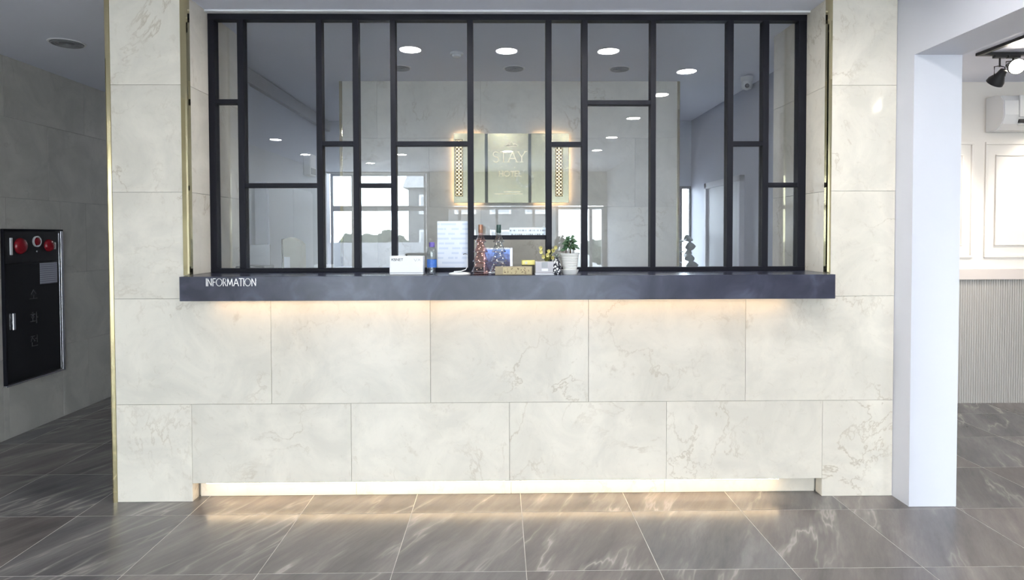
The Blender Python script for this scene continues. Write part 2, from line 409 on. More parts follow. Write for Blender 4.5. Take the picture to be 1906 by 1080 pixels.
for k in range(1, 4):
    fr(-2.1775, XLB, rows[k], rows[k+1]); fr(XRB, XE, rows[k], rows[k+1])
    for sx, X in ((1, XL), (-1, XR)):     # the two reveals of the window opening
        b0 = max(rows[k], 1.289)
        tile('marble_slab', 'x', YW+.034, YG+.05, b0, rows[k+1], X, .012, CREAM, wall_front, sign=sx)
for k in range(1, 4):
    for sx, X in ((1, XL), (-1, XR)):     # the jambs carry on behind the frame
        tile('marble_slab', 'x', YG+.062, 4.28, max(rows[k], 1.06), rows[k+1], X, .012, CREAM, wall_front, sign=sx)
zz = [0]+rows
for k in range(5):                          # side of the column towards the corridor
    for q in range(2):
        tile('marble_slab', 'x', YW+.03+q*.6, YW+.63+q*.6, zz[k], zz[k+1], -2.207, .012, CREAM, wall_front, sign=-1)
# recess under the front wall
for k in range(4):
    tile('toe_slab', 'y', -1.7433+.9*k, min(-1.7433+.9*(k+1), 1.84), 0, .104, 3.636, .012, CREAM, wall_front)
tile('toe_slab', 'x', YW+.002, 3.636, 0, .104, -1.7533, .012, CREAM, wall_front, sign=1)
tile('toe_slab', 'x', YW+.002, 3.636, 0, .104, 1.8467, .012, CREAM, wall_front, sign=-1)

# polished brass corner strips
def brass(name, x_in, x_out, z0, z1, back):
    bm = bmesh.new()                       # a bent strip: face, rounded nose, return
    s = 1 if x_out > x_in else -1
    pts = [(x_in, YW+.002), (x_in, YW-.003), (x_out-s*.010, YW-.006), (x_out-s*.002, YW-.001), (x_out+s*.001, YW+.010), (x_out+s*.001, back), (x_out-s*.004, back), (x_out-s*.004, YW+.013)]
    lo = [bm.verts.new((x, y, z0)) for x, y in pts]; hi = [bm.verts.new((x, y, z1)) for x, y in pts]
    n_ = len(pts)
    for k in range(n_): bm.faces.new((lo[k], lo[(k+1) % n_], hi[(k+1) % n_], hi[k]))
    bm.faces.new(lo[::-1]); bm.faces.new(hi)
    o = ob(name, bm, BRASS); o['kind'] = 'structure'; return o
brass('trim_1', -2.1775, -2.206, 0, ZC, YW+.030)
brass('trim_2', XLB, XL, 1.2895, ZC, YW+.034)
brass('trim_3', XRB, XR, 1.2895, ZC, YW+.034)
struct('trim_4', [((XL, 3.775, ZC-.010), (XR, YG-.001, ZC))], TRIMW)

# left wall of the corridor, grey stone slabs with the cabinet recess
XW = -3.67
CY0, CY1, CZ0, CZ1 = 4.665, 5.296, .392, 1.566
wall_left = struct('wall_left', [((XW-.25, YB-.1, 0), (XW-TH, 9.2, ZC))], JOINTG)
zr = [0, .6, 1.2, 1.8, 2.4, ZC]
for r in range(5):
    y = YB + (.45 if r % 2 else 0) - .46
    ys = []
    while y < 9.1: ys.append(y); y += .9
    for a in ys:
        a0, a1 = max(a, YB), min(a+.9, 9.1)
        if a1-a0 < .02: continue
        segs = [(a0, a1, zr[r], zr[r+1])]
        # cut round the cabinet
        out = []
        for s0, s1, b0, b1 in segs:
            if s1 <= CY0 or s0 >= CY1 or b1 <= CZ0 or b0 >= CZ1: out.append((s0, s1, b0, b1)); continue
            if s0 < CY0: out.append((s0, CY0, b0, b1))
            if s1 > CY1: out.append((CY1, s1, b0, b1))
            m0, m1 = max(s0, CY0), min(s1, CY1)
            if b0 < CZ0: out.append((m0, m1, b0, CZ0))
            if b1 > CZ1: out.append((m0, m1, CZ1, b1))
        for s0, s1, b0, b1 in out:
            tile('stone_slab', 'x', s0, s1, b0, b1, XW, TH, GREYSTONE, wall_left, gap=.0016, sign=1)
struct('wall_corridor_end', [((-3.9, 9.0, 0), (-2.0, 9.2, ZC))], WHITEP)

# partition with the white pillar and the beam towards the camera
PX0, PX1, PY = 2.256, 2.520, 3.415
wall_right = struct('wall_right', [((PX0, PY, 0), (PX1, 7.6, ZC)), ((PX0, YB, 2.486), (PX1, PY, ZC)), ((PX0, YB, 0), (PX1, 2.62, 2.486))], WHITEP)  # unseen solid stretch lengthened to block bright cafe window reflections

# office behind the window
OY = 5.505
struct('floor_office', [((-2.03, 4.28, 0), (PX0, 7.40, .006))], plain('pale_bounce_floor', (.60, .60, .60, 1), .5))  # unseen pale covering, added to bounce light into the office
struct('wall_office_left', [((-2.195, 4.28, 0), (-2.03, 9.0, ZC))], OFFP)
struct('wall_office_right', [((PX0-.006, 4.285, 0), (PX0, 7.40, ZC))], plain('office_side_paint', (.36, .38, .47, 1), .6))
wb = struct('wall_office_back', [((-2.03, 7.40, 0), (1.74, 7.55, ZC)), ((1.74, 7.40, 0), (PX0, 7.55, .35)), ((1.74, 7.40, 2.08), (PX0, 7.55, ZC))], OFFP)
wall_sign = struct('wall_sign', [((-1.385, OY+TH, 0), (1.562, 5.80, ZC))], JOINT)
for r in range(5):
    e = [-1.372, -.62, .28, 1.18, 1.549] if r % 2 else [-1.372, -1.07, -.17, .73, 1.549]
    for k in range(4): tile('marble_slab', 'y', e[k], e[k+1], zz[r], zz[r+1], OY, TH, HONED, wall_sign)
for s, xa, xb in ((1, -1.372, -1.398), (2, 1.549, 1.573)):
    bm = bmesh.new(); b_box(bm, (min(xa, xb), OY-.003, 0), (max(xa, xb), OY+.295, ZC), .003)
    o = ob('trim_%d' % (4+s), bm, BRASS); o['kind'] = 'structure'
wo = struct('window_3', [((1.74, 7.40, .35), (1.77, 7.44, 2.08)), ((2.10, 7.40, .35), (2.145, 7.44, 2.08)), ((PX0-.03, 7.40, .35), (PX0, 7.44, 2.08)), ((1.74, 7.40, .35), (PX0, 7.44, .38)), ((1.74, 7.40, 2.05), (PX0, 7.44, 2.08))], BLACKF)
box('pane', (1.77, 7.415, .38), (2.10, 7.423, 2.05), CLEARG, wo); box('pane', (2.145, 7.415, .38), (PX0-.03, 7.423, 2.05), CLEARG, wo)
band_o = struct('trim_7', [((-2.03, 4.29, ZC-.125), (-1.985, 7.40, ZC-.012))], GREYPL)  # dark grey band below the ceiling along the left office wall
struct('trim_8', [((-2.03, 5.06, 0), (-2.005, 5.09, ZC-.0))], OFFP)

# door in the office's right wall
DOORC = plain('door_casing_paint', (.48, .48, .54, 1), .55)
d2o = struct('door_2', [((PX0-.035, 5.83, 0), (PX0-.0061, 6.72, 2.0))], plain('door_grey_white', (.40, .40, .45, 1), .55))
for (a0, a1, b0, b1) in ((5.77, 5.83, 0, 2.06), (6.72, 6.78, 0, 2.06), (5.77, 6.78, 2.0, 2.06)):
    box('door_casing', (PX0-.055, a0, b0), (PX0-.0061, a1, b1), DOORC, d2o, .003)
for (b0, b1) in ((.45, 1.42), (1.52, 1.72), (1.78, 1.96)):
    box('glass_slit', (PX0-.037, 6.02, b0), (PX0-.034, 6.09, b1), GREYPL, d2o)
box('door_handle', (PX0-.085, 5.87, 1.0), (PX0-.065, 5.98, 1.02), STEEL, d2o, .004)
box('handle_stem', (PX0-.07, 5.875, 1.003), (PX0-.034, 5.895, 1.017), STEEL, d2o)

# entrance facade behind the camera
wall_back = struct('wall_back', [((-3.9, YB-.15, 2.82), (8.2, YB, ZC)), ((-1.56, YB-.15, 0), (-1.15, YB, 2.82)), ((-1.15, YB-.15, 2.13), (3.0, YB, 2.82)),
                                 ((2.20, YB-.15, 0), (3.0, YB, 2.13)), ((3.0, YB-.15, 0), (7.0, YB, .3)), ((3.0, YB-.15, 2.6), (7.0, YB, 2.82)), ((7.0, YB-.15, 0), (8.2, YB, 2.82))], GREYSTONE)
def glazing(name, xs, zs, y, mat, gl, w_=.045):
    bm = bmesh.new()
    o = struct(name, [((xs[0], y-.05, zs[0]), (xs[-1], y, zs[0]+w_)), ((xs[0], y-.05, zs[-1]-w_), (xs[-1], y, zs[-1]))], mat)
    bm.free()
    for x in xs: box('mullion', (x-w_/2, y-.06, zs[0]), (x+w_/2, y+.01, zs[-1]), mat, o)
    for z in zs[1:-1]:
        for a, b in zip(xs, xs[1:]): box('transom', (a+w_/2, y-.06, z-.055), (b-w_/2, y+.005, z+.055), mat, o)
    for a, b in zip(xs, xs[1:]):
        for c, d in zip(zs, zs[1:]):
            box('pane', (a+w_/2, y-.03, c+.02), (b-w_/2, y-.022, d-.02), gl, o)
    return o
ALU = plain('entrance_aluminium', (.68, .68, .68, 1), .4)
glazing('window_2', [-3.56, -3.12, -1.60], [0.0, 2.08, 2.81], YB-.03, ALU, CLEARG)
glazing('door_1', [-1.13, -.86, -.08, .70, 1.20, 1.92, 2.18], [0.0, 2.11], YB-.03, ALU, CLEARG, .06)
glazing('window_4', [3.02, 4.4, 5.7, 6.98], [.3, 2.6], YB-.03, ALU, CLEARG)

# cafe room on the right
CYW = 5.522
wall_cafe = struct('wall_cafe', [((PX1, CYW, 0), (8.2, CYW+.2, ZC))], CAFEP)
struct('wall_cafe_side', [((7.9, YB, 0), (8.2, CYW, ZC))], CAFEP)
box('wainscot_rail', (PX1, CYW-.035, 1.105), (7.9, CYW, 1.200), RAILP, wall_cafe, .003)
bm = bmesh.new(); x = 3.0
while x < 6.4:
    pr = [(x, 0), (x+.003, -.007), (x+.010, -.0105), (x+.017, -.007), (x+.0205, 0)]
    lo = [bm.verts.new((a, CYW+b-.0005, 0)) for a, b in pr]; hi = [bm.verts.new((a, CYW+b-.0005, 1.105)) for a, b in pr]
    for k in range(4): bm.faces.new((lo[k], lo[k+1], hi[k+1], hi[k]))
    x += .0212
o = ob('fluting', bm, FLUTE, wall_cafe); o['kind'] = 'stuff'
def pic_frame(x0, x1, z0, z1, w_):
    bm = bmesh.new()
    for lo, hi in (((x0, z0), (x1, z0+w_)), ((x0, z1-w_), (x1, z1)), ((x0, z0+w_), (x0+w_, z1-w_)), ((x1-w_, z0+w_), (x1, z1-w_))):
        b_box(bm, (lo[0], CYW-.014, lo[1]), (hi[0], CYW, hi[1]), .004)
    ob('panel_moulding', bm, CAFEP, wall_cafe)
for x0, x1 in ((2.75, 4.185), (4.288, 5.75), (5.85, 7.3)):
    pic_frame(x0, x1, 1.297, 2.32, .022); pic_frame(x0+.093, x1-.093, 1.406, 2.212, .014)

# ------------------------------------------------------------------ the reception window
win = struct('window_1', [((XL, YG, ZC-.045), (XR, YG+.06, ZC-.002)), ((XL, YG, 1.2895), (XR, YG+.06, 1.313))], BLACKF, .002)
VB = [(-1.7495, -1.7104), (-1.5757, -1.5372), (-1.1063, -1.0709), (-.8871, -.8517), (-.6612, -.6288), (-.1983, -.1627), (.2758, .3116), (.4940, .5298), (.9117, .9444), (1.3799, 1.4160), (1.5965, 1.6326), (1.8132, 1.8615)]
TZ = [2.318, 1.814, 2.066, 1.813, 2.065, 1.4965, 2.0615, 2.312, None, 2.064, 1.8125]
for a, b in VB: box('mullion', (a, YG, 1.313), (b, YG+.06, ZC-.045), BLACKF, win, .002)
for k in range(11):
    a, b = VB[k][1], VB[k+1][0]; zs = [1.313]+([TZ[k]] if TZ[k] else [])+[ZC-.045]
    if TZ[k]: box('transom', (a, YG+.002, TZ[k]-.0135), (b, YG+.058, TZ[k]+.0135), BLACKF, win, .002)
    for i in range(len(zs)-1):
        if k == 5 and i == 0: continue           # the pass-through hatch is open
        c = zs[i]+(.0135 if i else 0); d = zs[i+1]-(.0135 if i < len(zs)-2 else 0)
        box('pane', (a, YG+.026, c), (b, YG+.032, d), GLASS, win)

# ------------------------------------------------------------------ counter
SX0, SX1, SY0, SZ0, SZ1 = -1.7440, 1.8430, 3.430, 1.1555, 1.2890
ctr = thing('counter', 'long dark blue-grey stone counter slab below the black-framed reception window', 'counter', ((SX0+SX1)/2, YW, SZ0))
bm = bmesh.new(); L = (SX1-SX0)/2
b_box(bm, (-L, SY0-YW, 0), (L, 0, SZ1-SZ0), .0015)
ob('slab', bm, SLAB, ctr)
bm = bmesh.new(); b_box(bm, (XL+.001-(SX0+SX1)/2, 0, 0), (XR-.001-(SX0+SX1)/2, .388, SZ1-SZ0)); ob('sill', bm, SLAB, ctr)
bm = bmesh.new(); b_text(bm, 'INFORMATION', 0, 0, .0400, .0034, .004, width=.274)
o = ob('lettering', bm, STEEL, ctr, (-1.5985-(SX0+SX1)/2, SY0-YW, 1.2385-SZ0)); o['label'] = 'silver letters reading INFORMATION'
s = thing('led_strip', 'warm LED strip fixed under the stone counter', 'light strip', (0, 3.505, SZ0))
box('channel', (-1.60, -.010, -.003), (1.62, .010, 0), STEEL, s); box('diffuser', (-1.60, -.008, -.0045), (1.62, .008, -.003), LEDS, s)
s = thing('led_strip', 'warm LED strip hidden in the recess at the foot of the marble wall', 'light strip', (0, 3.577, .104))
box('channel', (-1.68, -.006, -.004), (1.60, .006, 0), STEEL, s); box('diffuser', (-1.68, -.0048, -.006), (1.60, .0048, -.004), LEDT, s)

# ------------------------------------------------------------------ ceiling fittings
def downlight(x, y, label, r=.075, lit=True, group=None, z=ZC):
    t = thing('recessed_downlight' if lit else 'ceiling_vent', label, 'ceiling light' if lit else 'vent', (x, y, z), group=group)
    lathe('trim_ring', [(r+.014, 0), (r+.012, -.004), (r+.002, -.005), (r, -.002), (r, 0)], TRIMW, t, seg=32, cap=False)
    if lit:
        lathe('diffuser', [(.001, -.003), (r, -.003), (r, -.0005), (.001, -.0005)], LAMPW, t, seg=32)
    else:
        for q in range(4):
            rr = r*(.24+.24*q); lathe('louvre', [(rr-.008, -.006-.002*q), (rr, -.012), (rr+.002, -.011), (rr-.004, -.003)], GREYPL, t, seg=32, cap=False)
        lathe('back_plate', [(.001, -.002), (r+.004, -.002), (r+.004, -.0003), (.001, -.0003)], GREYPL, t, seg=32)
    return t
for x, y, lb in ((-.647, 3.115, 'leftmost of the three downlights over the counter front'), (.048, 3.085, 'middle one of the three downlights over the counter front'), (.79, 3.085, 'rightmost of the three downlights over the counter front')):
    downlight(x, y, lb)
nm = ['nearest the counter', 'second from the counter', 'third from the counter', 'fourth from the counter', 'farthest from the counter']
for k, y in enumerate((2.52, 1.66, .45, -.97, -2.28)):
    downlight(1.53, y, 'downlight in the right-hand lobby row, '+nm[k], group='right-hand row of lobby downlights')
downlight(-3.13, -1.15, 'lobby downlight near the grey stone wall, nearer the reception')
downlight(-3.22, -2.77, 'lobby downlight near the grey stone wall, nearer the entrance')
downlight(-1.63, -2.79, 'lobby downlight near the entrance, left of the middle')
downlight(-2.40, -4.01, 'lobby downlight closest to the tall entrance window')
downlight(.118, -2.40, 'lobby downlight near the entrance, in the middle')
downlight(-2.95, 8.2, 'unseen downlight added at the far end to brighten the left corridor')  # lamp out of view, added to lift the dark corridor
downlight(-3.0, 4.43, 'round unlit ceiling fitting in the left corridor', lit=False, r=.10)
downlight(-.797, 5.07, 'round ceiling vent behind the glass, leftmost of three', lit=False, r=.075)
downlight(.113, 5.08, 'round ceiling vent behind the glass, above the brass sign', lit=False, r=.075)
downlight(.964, 5.09, 'round ceiling vent behind the glass, rightmost of three', lit=False, r=.075)
downlight(-1.0, 6.7, 'unseen downlight added behind the sign wall to brighten the back office', r=.055)  # hidden lamp put in to brighten the left office passage
sd = thing('smoke_detector', 'white round smoke detector on the office ceiling behind the glass', 'detector', (-.318, 4.653, ZC))
lathe('base', [(.048, 0), (.050, -.010), (.045, -.016)], WHITEPL, sd); lathe('sensor_head', [(.034, -.016), (.030, -.030), (.016, -.036), (.001, -.037)], WHITEPL, sd, cap=False)
cm = thing('dome_camera', 'white security camera mounted under the office ceiling at right', 'camera', (2.10, 5.35, ZC-.03))
lathe('mount', [(.05, .03), (.05, .0), (.042, -.012)], WHITEPL, cm); lathe('body', [(.042, -.012), (.044, -.05), (.036, -.07), (.001, -.085)], WHITEPL, cm, cap=False)
lathe('lens', [(.016, 0), (.018, .012), (.012, .020), (.001, .021)], BLACKP, cm, (-.012, -.030, -.052), rot=(math.radians(100), 0, math.radians(-15)), cap=False)

# ------------------------------------------------------------------ brass sign
sg = thing('hotel_sign', 'backlit polished brass sign reading STAY HOTEL on the office marble wall', 'sign', (0, OY, 2.0897))
Y0, Y1 = -.050, -.030
hz0, hz1 = 1.7896-2.0897, 2.3898-2.0897
for a, b, nme in ((-.403, -.1326, 'end_panel'), (-.1091, .2426, 'name_panel'), (.2661, .5948, 'end_panel')):
    box(nme, (a, Y0, hz0), (b, Y1, hz1), GOLD, sg, .002)
box('spine', (-.16, Y1-.002, hz0+.002), (.29, Y1+.006, hz1-.002), plain('sign_gap_dark', (.13, .14, .11, 1), .5), sg)
HALO = emit('sign_backlight', (1, .66, .34, 1), 15)
for lo, hi in (((-.38, hz0+.012), (.57, hz0+.024)), ((-.38, hz1-.024), (.57, hz1-.012)), ((-.392, hz0+.02), (-.38, hz1-.02)), ((.572, hz0+.02), (.584, hz1-.02))):
    box('backlight', (lo[0], Y1+.0005, lo[1]), (hi[0], Y1+.004, hi[1]), HALO, sg)
for sp in (-.36, .55):
    for z_ in (hz0+.05, hz1-.05): box('standoff', (sp-.008, Y1, z_-.008), (sp+.008, -.001, z_+.008), STEEL, sg)
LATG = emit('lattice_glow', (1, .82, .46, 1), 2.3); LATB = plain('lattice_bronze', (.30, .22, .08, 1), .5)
for x0, x1, z0, z1 in ((-.389, -.326, 1.848, 2.334), (.4776, .5383, 1.846, 2.305)):
    z0 -= 2.0897; z1 -= 2.0897
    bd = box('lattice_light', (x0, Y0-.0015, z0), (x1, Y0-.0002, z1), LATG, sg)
    bm = bmesh.new(); cw = (x1-x0)/2; n_ = round((z1-z0)/cw); ch = (z1-z0)/n_
    for i in range(n_):
        for j in range(2):
            xa, za = x0+j*cw, z0+i*ch
            for pq in (((xa, za), (xa+cw, za+ch)), ((xa+cw, za), (xa, za+ch))):
                b_stroke(bm, list(pq), .0062, .004, lambda a, b, d: (a, Y0-.0015-d, b))
            b_stroke(bm, arc(xa+cw/2, za+ch/2, cw*.22, ch*.22, 0, 360, 8), .0055, .004, lambda a, b, d: (a, Y0-.0015-d, b))
    for pl in ([(x0, z0), (x1, z0), (x1, z1), (x0, z1), (x0, z0)],): b_stroke(bm, pl, .005, .005, lambda a, b, d: (a, Y0-.0015-d, b))
    ob('lattice', bm, LATB, sg)
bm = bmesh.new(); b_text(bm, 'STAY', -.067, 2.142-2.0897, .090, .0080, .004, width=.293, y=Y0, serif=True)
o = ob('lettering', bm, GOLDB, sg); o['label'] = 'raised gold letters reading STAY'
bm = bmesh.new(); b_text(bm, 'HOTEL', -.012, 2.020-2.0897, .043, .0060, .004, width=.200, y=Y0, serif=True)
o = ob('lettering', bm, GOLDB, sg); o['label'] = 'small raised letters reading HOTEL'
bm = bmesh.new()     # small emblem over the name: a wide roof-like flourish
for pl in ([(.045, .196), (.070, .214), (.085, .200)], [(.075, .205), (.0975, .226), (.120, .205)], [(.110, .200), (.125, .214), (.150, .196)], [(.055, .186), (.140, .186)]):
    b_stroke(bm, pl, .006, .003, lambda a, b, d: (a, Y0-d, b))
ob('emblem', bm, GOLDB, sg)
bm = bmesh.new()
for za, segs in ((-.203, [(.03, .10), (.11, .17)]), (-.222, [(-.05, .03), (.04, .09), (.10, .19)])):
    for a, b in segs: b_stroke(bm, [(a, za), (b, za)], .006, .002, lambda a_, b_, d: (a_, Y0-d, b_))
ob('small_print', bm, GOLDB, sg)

# speaking ring on the glass in front of the sign
sr = thing('speaking_ring', 'clear round speaking ring fixed in the pane before the brass sign', 'speaking ring', (.150, YG+.024, 1.852))
for k, rr in enumerate((.050, .040)):
    bm = bmesh.new(); b_tube(bm, [(rr*math.cos(2*math.pi*i/32), 0, rr*math.sin(2*math.pi*i/32)) for i in range(33)], .0028, 6)
    ob('ring', bm, glass('ring_acrylic', (.93, .95, .95, 1), .16) if k == 0 else bpy.data.materials['ring_acrylic'], sr, smooth=True)

# ------------------------------------------------------------------ things on the counter
ZT = SZ1
bxo = thing('payment_box', 'white box with printed lettering on the counter, left of the water bottle', 'box', (-.528, 3.56, ZT))
box('case', (-.094, -.04, 0), (.094, .04, .106), WHITEPL, bxo, .004)
box('base_seam', (-.0945, -.0405, .012), (.0945, .0405, .015), GREYPL, bxo)
bm = bmesh.new(); b_text(bm, 'KSNET', 0, 0, .012, .0022, .0006, width=.066); ob('lettering', bm, BLACKP, bxo, (-.082, -.040, .080))
bm = bmesh.new()
for pl in ([(.044, .090), (.052, .076), (.060, .090)], [(.064, .078), (.078, .090)], [(.066, .090), (.08, .078)]): b_stroke(bm, pl, .0015, .0006, lambda a, b, d: (a, -.040-d, b))
ob('stamp', bm, GREYPL, bxo)
lathe('button', [(.005, 0), (.005, .006), (.001, .007)], BLACKP, bxo, (-.004, 0, .106), seg=12)

wbm = glass('clear_plastic', (.90, .94, .97, 1), .08)
bt = thing('water_bottle', 'clear plastic water bottle with blue label and violet cap', 'bottle', (-.389, 3.56, ZT))
lathe('body', [(.022, 0), (.027, .004), (.0275, .02), (.026, .03), (.0275, .04), (.0275, .128), (.0262, .140), (.019, .151), (.012, .157)], wbm, bt)
lathe('label', [(.0282, .040), (.0282, .086)], plain('blue_label', (.05, .16, .52, 1), .4, var=.4, vscale=70), bt, cap=False)
lathe('cap', [(.0155, .155), (.0160, .158), (.0160, .178), (.0135, .182), (.001, .183)], plain('violet_cap', (.16, .12, .42, 1), .35), bt, cap=False)

st = thing('curved_stand', 'white curved stand with round base left of the pink bottle', 'stand', (-.232, 3.55, ZT))
lathe('base', [(.060, 0), (.062, .004), (.058, .009), (.035, .013), (.001, .014)], WHITEPL, st, seg=36, cap=False)
bm = bmesh.new(); pts = [(-.03, .014), (.01, .017), (.036, .026), (.046, .045), (.045, .08), (.042, .112)]
for i in range(len(pts)-1):
    (xa, za), (xb, zb) = pts[i], pts[i+1]
    wa = .042-.004*i
    vs = [bm.verts.new(p) for p in ((xa, -wa/2, za), (xb, -wa/2+.002, zb), (xb, wa/2-.002, zb), (xa, wa/2, za))]
    ws = [bm.verts.new((v.co.x-.002, v.co.y, v.co.z+.003)) for v in vs]
    bm.faces.new(vs); bm.faces.new(ws[::-1])
    for k in range(4): bm.faces.new((vs[k], vs[(k+1) % 4], ws[(k+1) % 4], ws[k]))
ob('arm', bm, WHITEPL, st, smooth=False)
tube('clip', [(.044, 0, .112), (.034, -.002, .117), (.020, -.003, .114)], .0022, BLACKP, st)

def tree_bottle(x, y, label, tint, capm, light):
    t = thing('tree_bottle', label, 'bottle', (x, y, ZT))
    gm = glass('tinted_glass_'+capm.name, tint, .15)
    prof = [(.042, 0), (.046, .004), (.043, .012), (.051, .016), (.050, .021), (.030, .067), (.045, .071), (.044, .076), (.023, .122), (.039, .126), (.038, .131), (.017, .178), (.031, .182), (.029, .188), (.0115, .226), (.0105, .236)]
    lathe('body', prof, gm, t, seg=10, smooth=False)
    lathe('stopper', [(.0120, .234), (.0135, .237), (.0130, .280), (.001, .281)], capm, t, seg=16, cap=False)
    rnd = random.Random(x); bm = bmesh.new()
    for k in range(20):
        z = .018+.18*(k/20); rm = .8*(.040*(1-z/.26)+.004); a = k*2.4
        bmesh.ops.create_icosphere(bm, subdivisions=1, radius=.0019+.0012*rnd.random(), matrix=Matrix.Translation((rm*math.cos(a), rm*math.sin(a), z)))
    ob('fairy_lights', bm, light, t)['kind'] = 'stuff'
    pts = [((.7*(.040*(1-z/.26)))*math.cos(z*120), (.7*(.040*(1-z/.26)))*math.sin(z*120), z) for z in [.01+.0042*i for i in range(50)]]
    tube('wire', pts, .0008, plain('wire_'+capm.name, (.5, .33, .22, 1), .3, metal=1), t, seg=4)
    for zc, rr in ((.018, .0512), (.073, .0452), (.128, .0390), (.184, .0308)):
        lathe('rim', [(rr-.001, zc-.003), (rr+.001, zc), (rr-.001, zc+.004)], glass('rim_glass_%s_%d' % (capm.name, int(zc*1000)), (.97, .96, .97, 1), .35), t, seg=10, smooth=False, cap=False)
    return t
FAIRY = emit('fairy_light', (1, .90, .76, 1), 4.5)
tree_bottle(-.112, 3.54, 'rose-tinted tree-shaped glass bottle with copper stopper and tiny lights', (.90, .69, .67, 1), plain('copper_stopper', (.42, .22, .14, 1), .35, metal=.6), FAIRY)
tree_bottle(-.010, 3.56, 'clear tree-shaped glass bottle with dark green stopper and tiny lights', (.86, .89, .89, 1), plain('green_stopper', (.03, .07, .06, 1), .35), FAIRY)

def cal_mat():
    m, t, n, l = new_mat('calendar_picture'); b = n['Principled BSDF']
    tc = n.new('ShaderNodeTexCoord'); sp = n.new('ShaderNodeSeparateXYZ'); l.new(tc.outputs['Object'], sp.inputs[0])
    nz = n.new('ShaderNodeTexNoise'); nz.inputs['Scale'].default_value = 42; nz.inputs['Detail'].default_value = 5; l.new(tc.outputs['Object'], nz.inputs['Vector'])
    a = n.new('ShaderNodeMath'); a.operation = 'MULTIPLY_ADD'; a.inputs[1].default_value = 7.0; l.new(sp.outputs['Z'], a.inputs[0]); l.new(nz.outputs['Fac'], a.inputs[2])
    l.new(ramp(n, l, a.outputs[0], [(.35, (.07, .07, .12, 1)), (.6, (.13, .16, .34, 1)), (.85, (.22, .36, .78, 1))]), b.inputs['Base Color'])
    b.inputs['Roughness'].default_value = .35; return m
cl = thing('desk_calendar', 'desk calendar with blue mountain picture and white edge behind the tree bottles', 'calendar', (-.015, 3.685, ZT), rot=(math.radians(-14), 0, 0))
box('page', (-.085, -.003, 0), (.085, .003, .150), PAPER, cl); box('picture', (-.078, -.0042, .008), (.070, -.003, .140), cal_mat(), cl)
box('back_leg', (-.085, .003, 0), (.085, .0055, .150), PAPER, cl)
for k in range(16):
    bm = bmesh.new(); xx = -.076+k*.0101; b_tube(bm, [(xx, .006*math.cos(a*.785), .148+.006*math.sin(a*.785)) for a in range(9)], .0011, 4); ob('ring', bm, STEEL, cl)

wd = thing('wooden_sign', 'low tan wooden sign block with handwritten paper strip at the counter edge', 'sign', (.072, 3.49, ZT))
box('block', (-.103, -.016, 0), (.103, .016, .047), plain('tan_wood', (.33, .27, .18, 1), .55, var=.25, vscale=25), wd, .002)
box('paper_strip', (-.060, -.0172, .004), (.098, -.016, .043), plain('yellowed_paper', (.50, .42, .25, 1), .7, var=.15, vscale=40), wd)
bm = bmesh.new(); rnd = random.Random(3)
for cx_ in (-.048, -.036, -.012, .010, .020, .046, .058, .068, .080):
    for q in range(3):
        a, b = rnd.uniform(-.005, .005), rnd.uniform(.012, .036)
        b_stroke(bm, [(cx_+a, b), (cx_+a+rnd.uniform(-.007, .007), b+rnd.uniform(-.009, .006))], .0028, .0004, lambda x_, z_, d: (x_, -.0172-d, z_))
ob('handwriting', bm, plain('ink_brown', (.12, .07, .05, 1), .7), wd)
gb = thing('gold_box', 'small gold box behind the wooden sign, left of the grey box', 'box', (.158, 3.60, ZT))
box('body', (-.036, -.025, 0), (.036, .025, .050), plain('dark_card', (.10, .09, .07, 1), .6), gb, .001)
box('lid', (-.038, -.027, .050), (.038, .027, .078), plain('gold_card', (.62, .52, .16, 1), .35, metal=.3), gb, .002)
box('seal', (-.020, -.0275, .056), (-.006, -.0268, .070), plain('cream_seal', (.85, .82, .66, 1), .5), gb)
gy = thing('grey_box', 'pale grey gift box with dark square and white label beside the patterned vase', 'box', (.246, 3.53, ZT))
box('body', (-.052, -.035, .010), (.052, .035, .072), plain('pale_grey_card', (.50, .49, .51, 1), .5), gy, .0015)
box('tray', (-.053, -.036, 0), (.053, .036, .008), PAPER, gy, .001)
box('dark_square', (-.018, -.0365, .040), (.016, -.035, .071), GREYPL, gy); box('label_strip', (-.018, -.0365, .020), (.018, -.035, .034), TRIMW, gy, .0005)
fp = thing('yellow_flowers', 'small pot of yellow flowers standing behind the grey box', 'flowers', (.268, 3.65, ZT))
lathe('pot', [(.022, 0), (.028, .05), (.030, .055), (.026, .055), (.024, .048)], WHITEPL, fp, seg=16); rnd = random.Random(11)
YEL = plain('yellow_petals', (.86, .78, .34, 1), .5); SGR = plain('yellow_green_stem', (.25, .26, .05, 1), .6)
for k in range(9):
    a = rnd.uniform(0, 6.28); rr = rnd.uniform(.012, .055); zt_ = rnd.uniform(.085, .150)
    tp = Vector((rr*math.cos(a), rr*.6*math.sin(a), zt_))
    tube('stem', [(0, 0, .045), tuple(tp*.55+Vector((0, 0, .028))), tuple(tp)], .0014, SGR, fp, seg=5)
    bm = bmesh.new()
    for q in range(6):
        an = q*math.pi/3+k; d = Vector((math.cos(an), math.sin(an)*.8, .35))*.017; b_leaf(bm, tp, tp+d, .015, n=3)
        an += .5; d = Vector((math.cos(an)*.6, -.5, math.sin(an)*.7))*.017; b_leaf(bm, tp, tp+d, .015, up=Vector((0, 1, .2)), n=3)
    bmesh.ops.create_icosphere(bm, subdivisions=1, radius=.006, matrix=Matrix.Translation(tp)); ob('flower', bm, YEL, fp)
for k in range(8):
    a = k*.8; b0 = Vector((0, 0, .05)); bm = bmesh.new(); b_leaf(bm, b0, b0+Vector((.035*math.cos(a), .03*math.sin(a), .045+.01*(k % 3))), .010); ob('leaf', bm, SGR, fp)

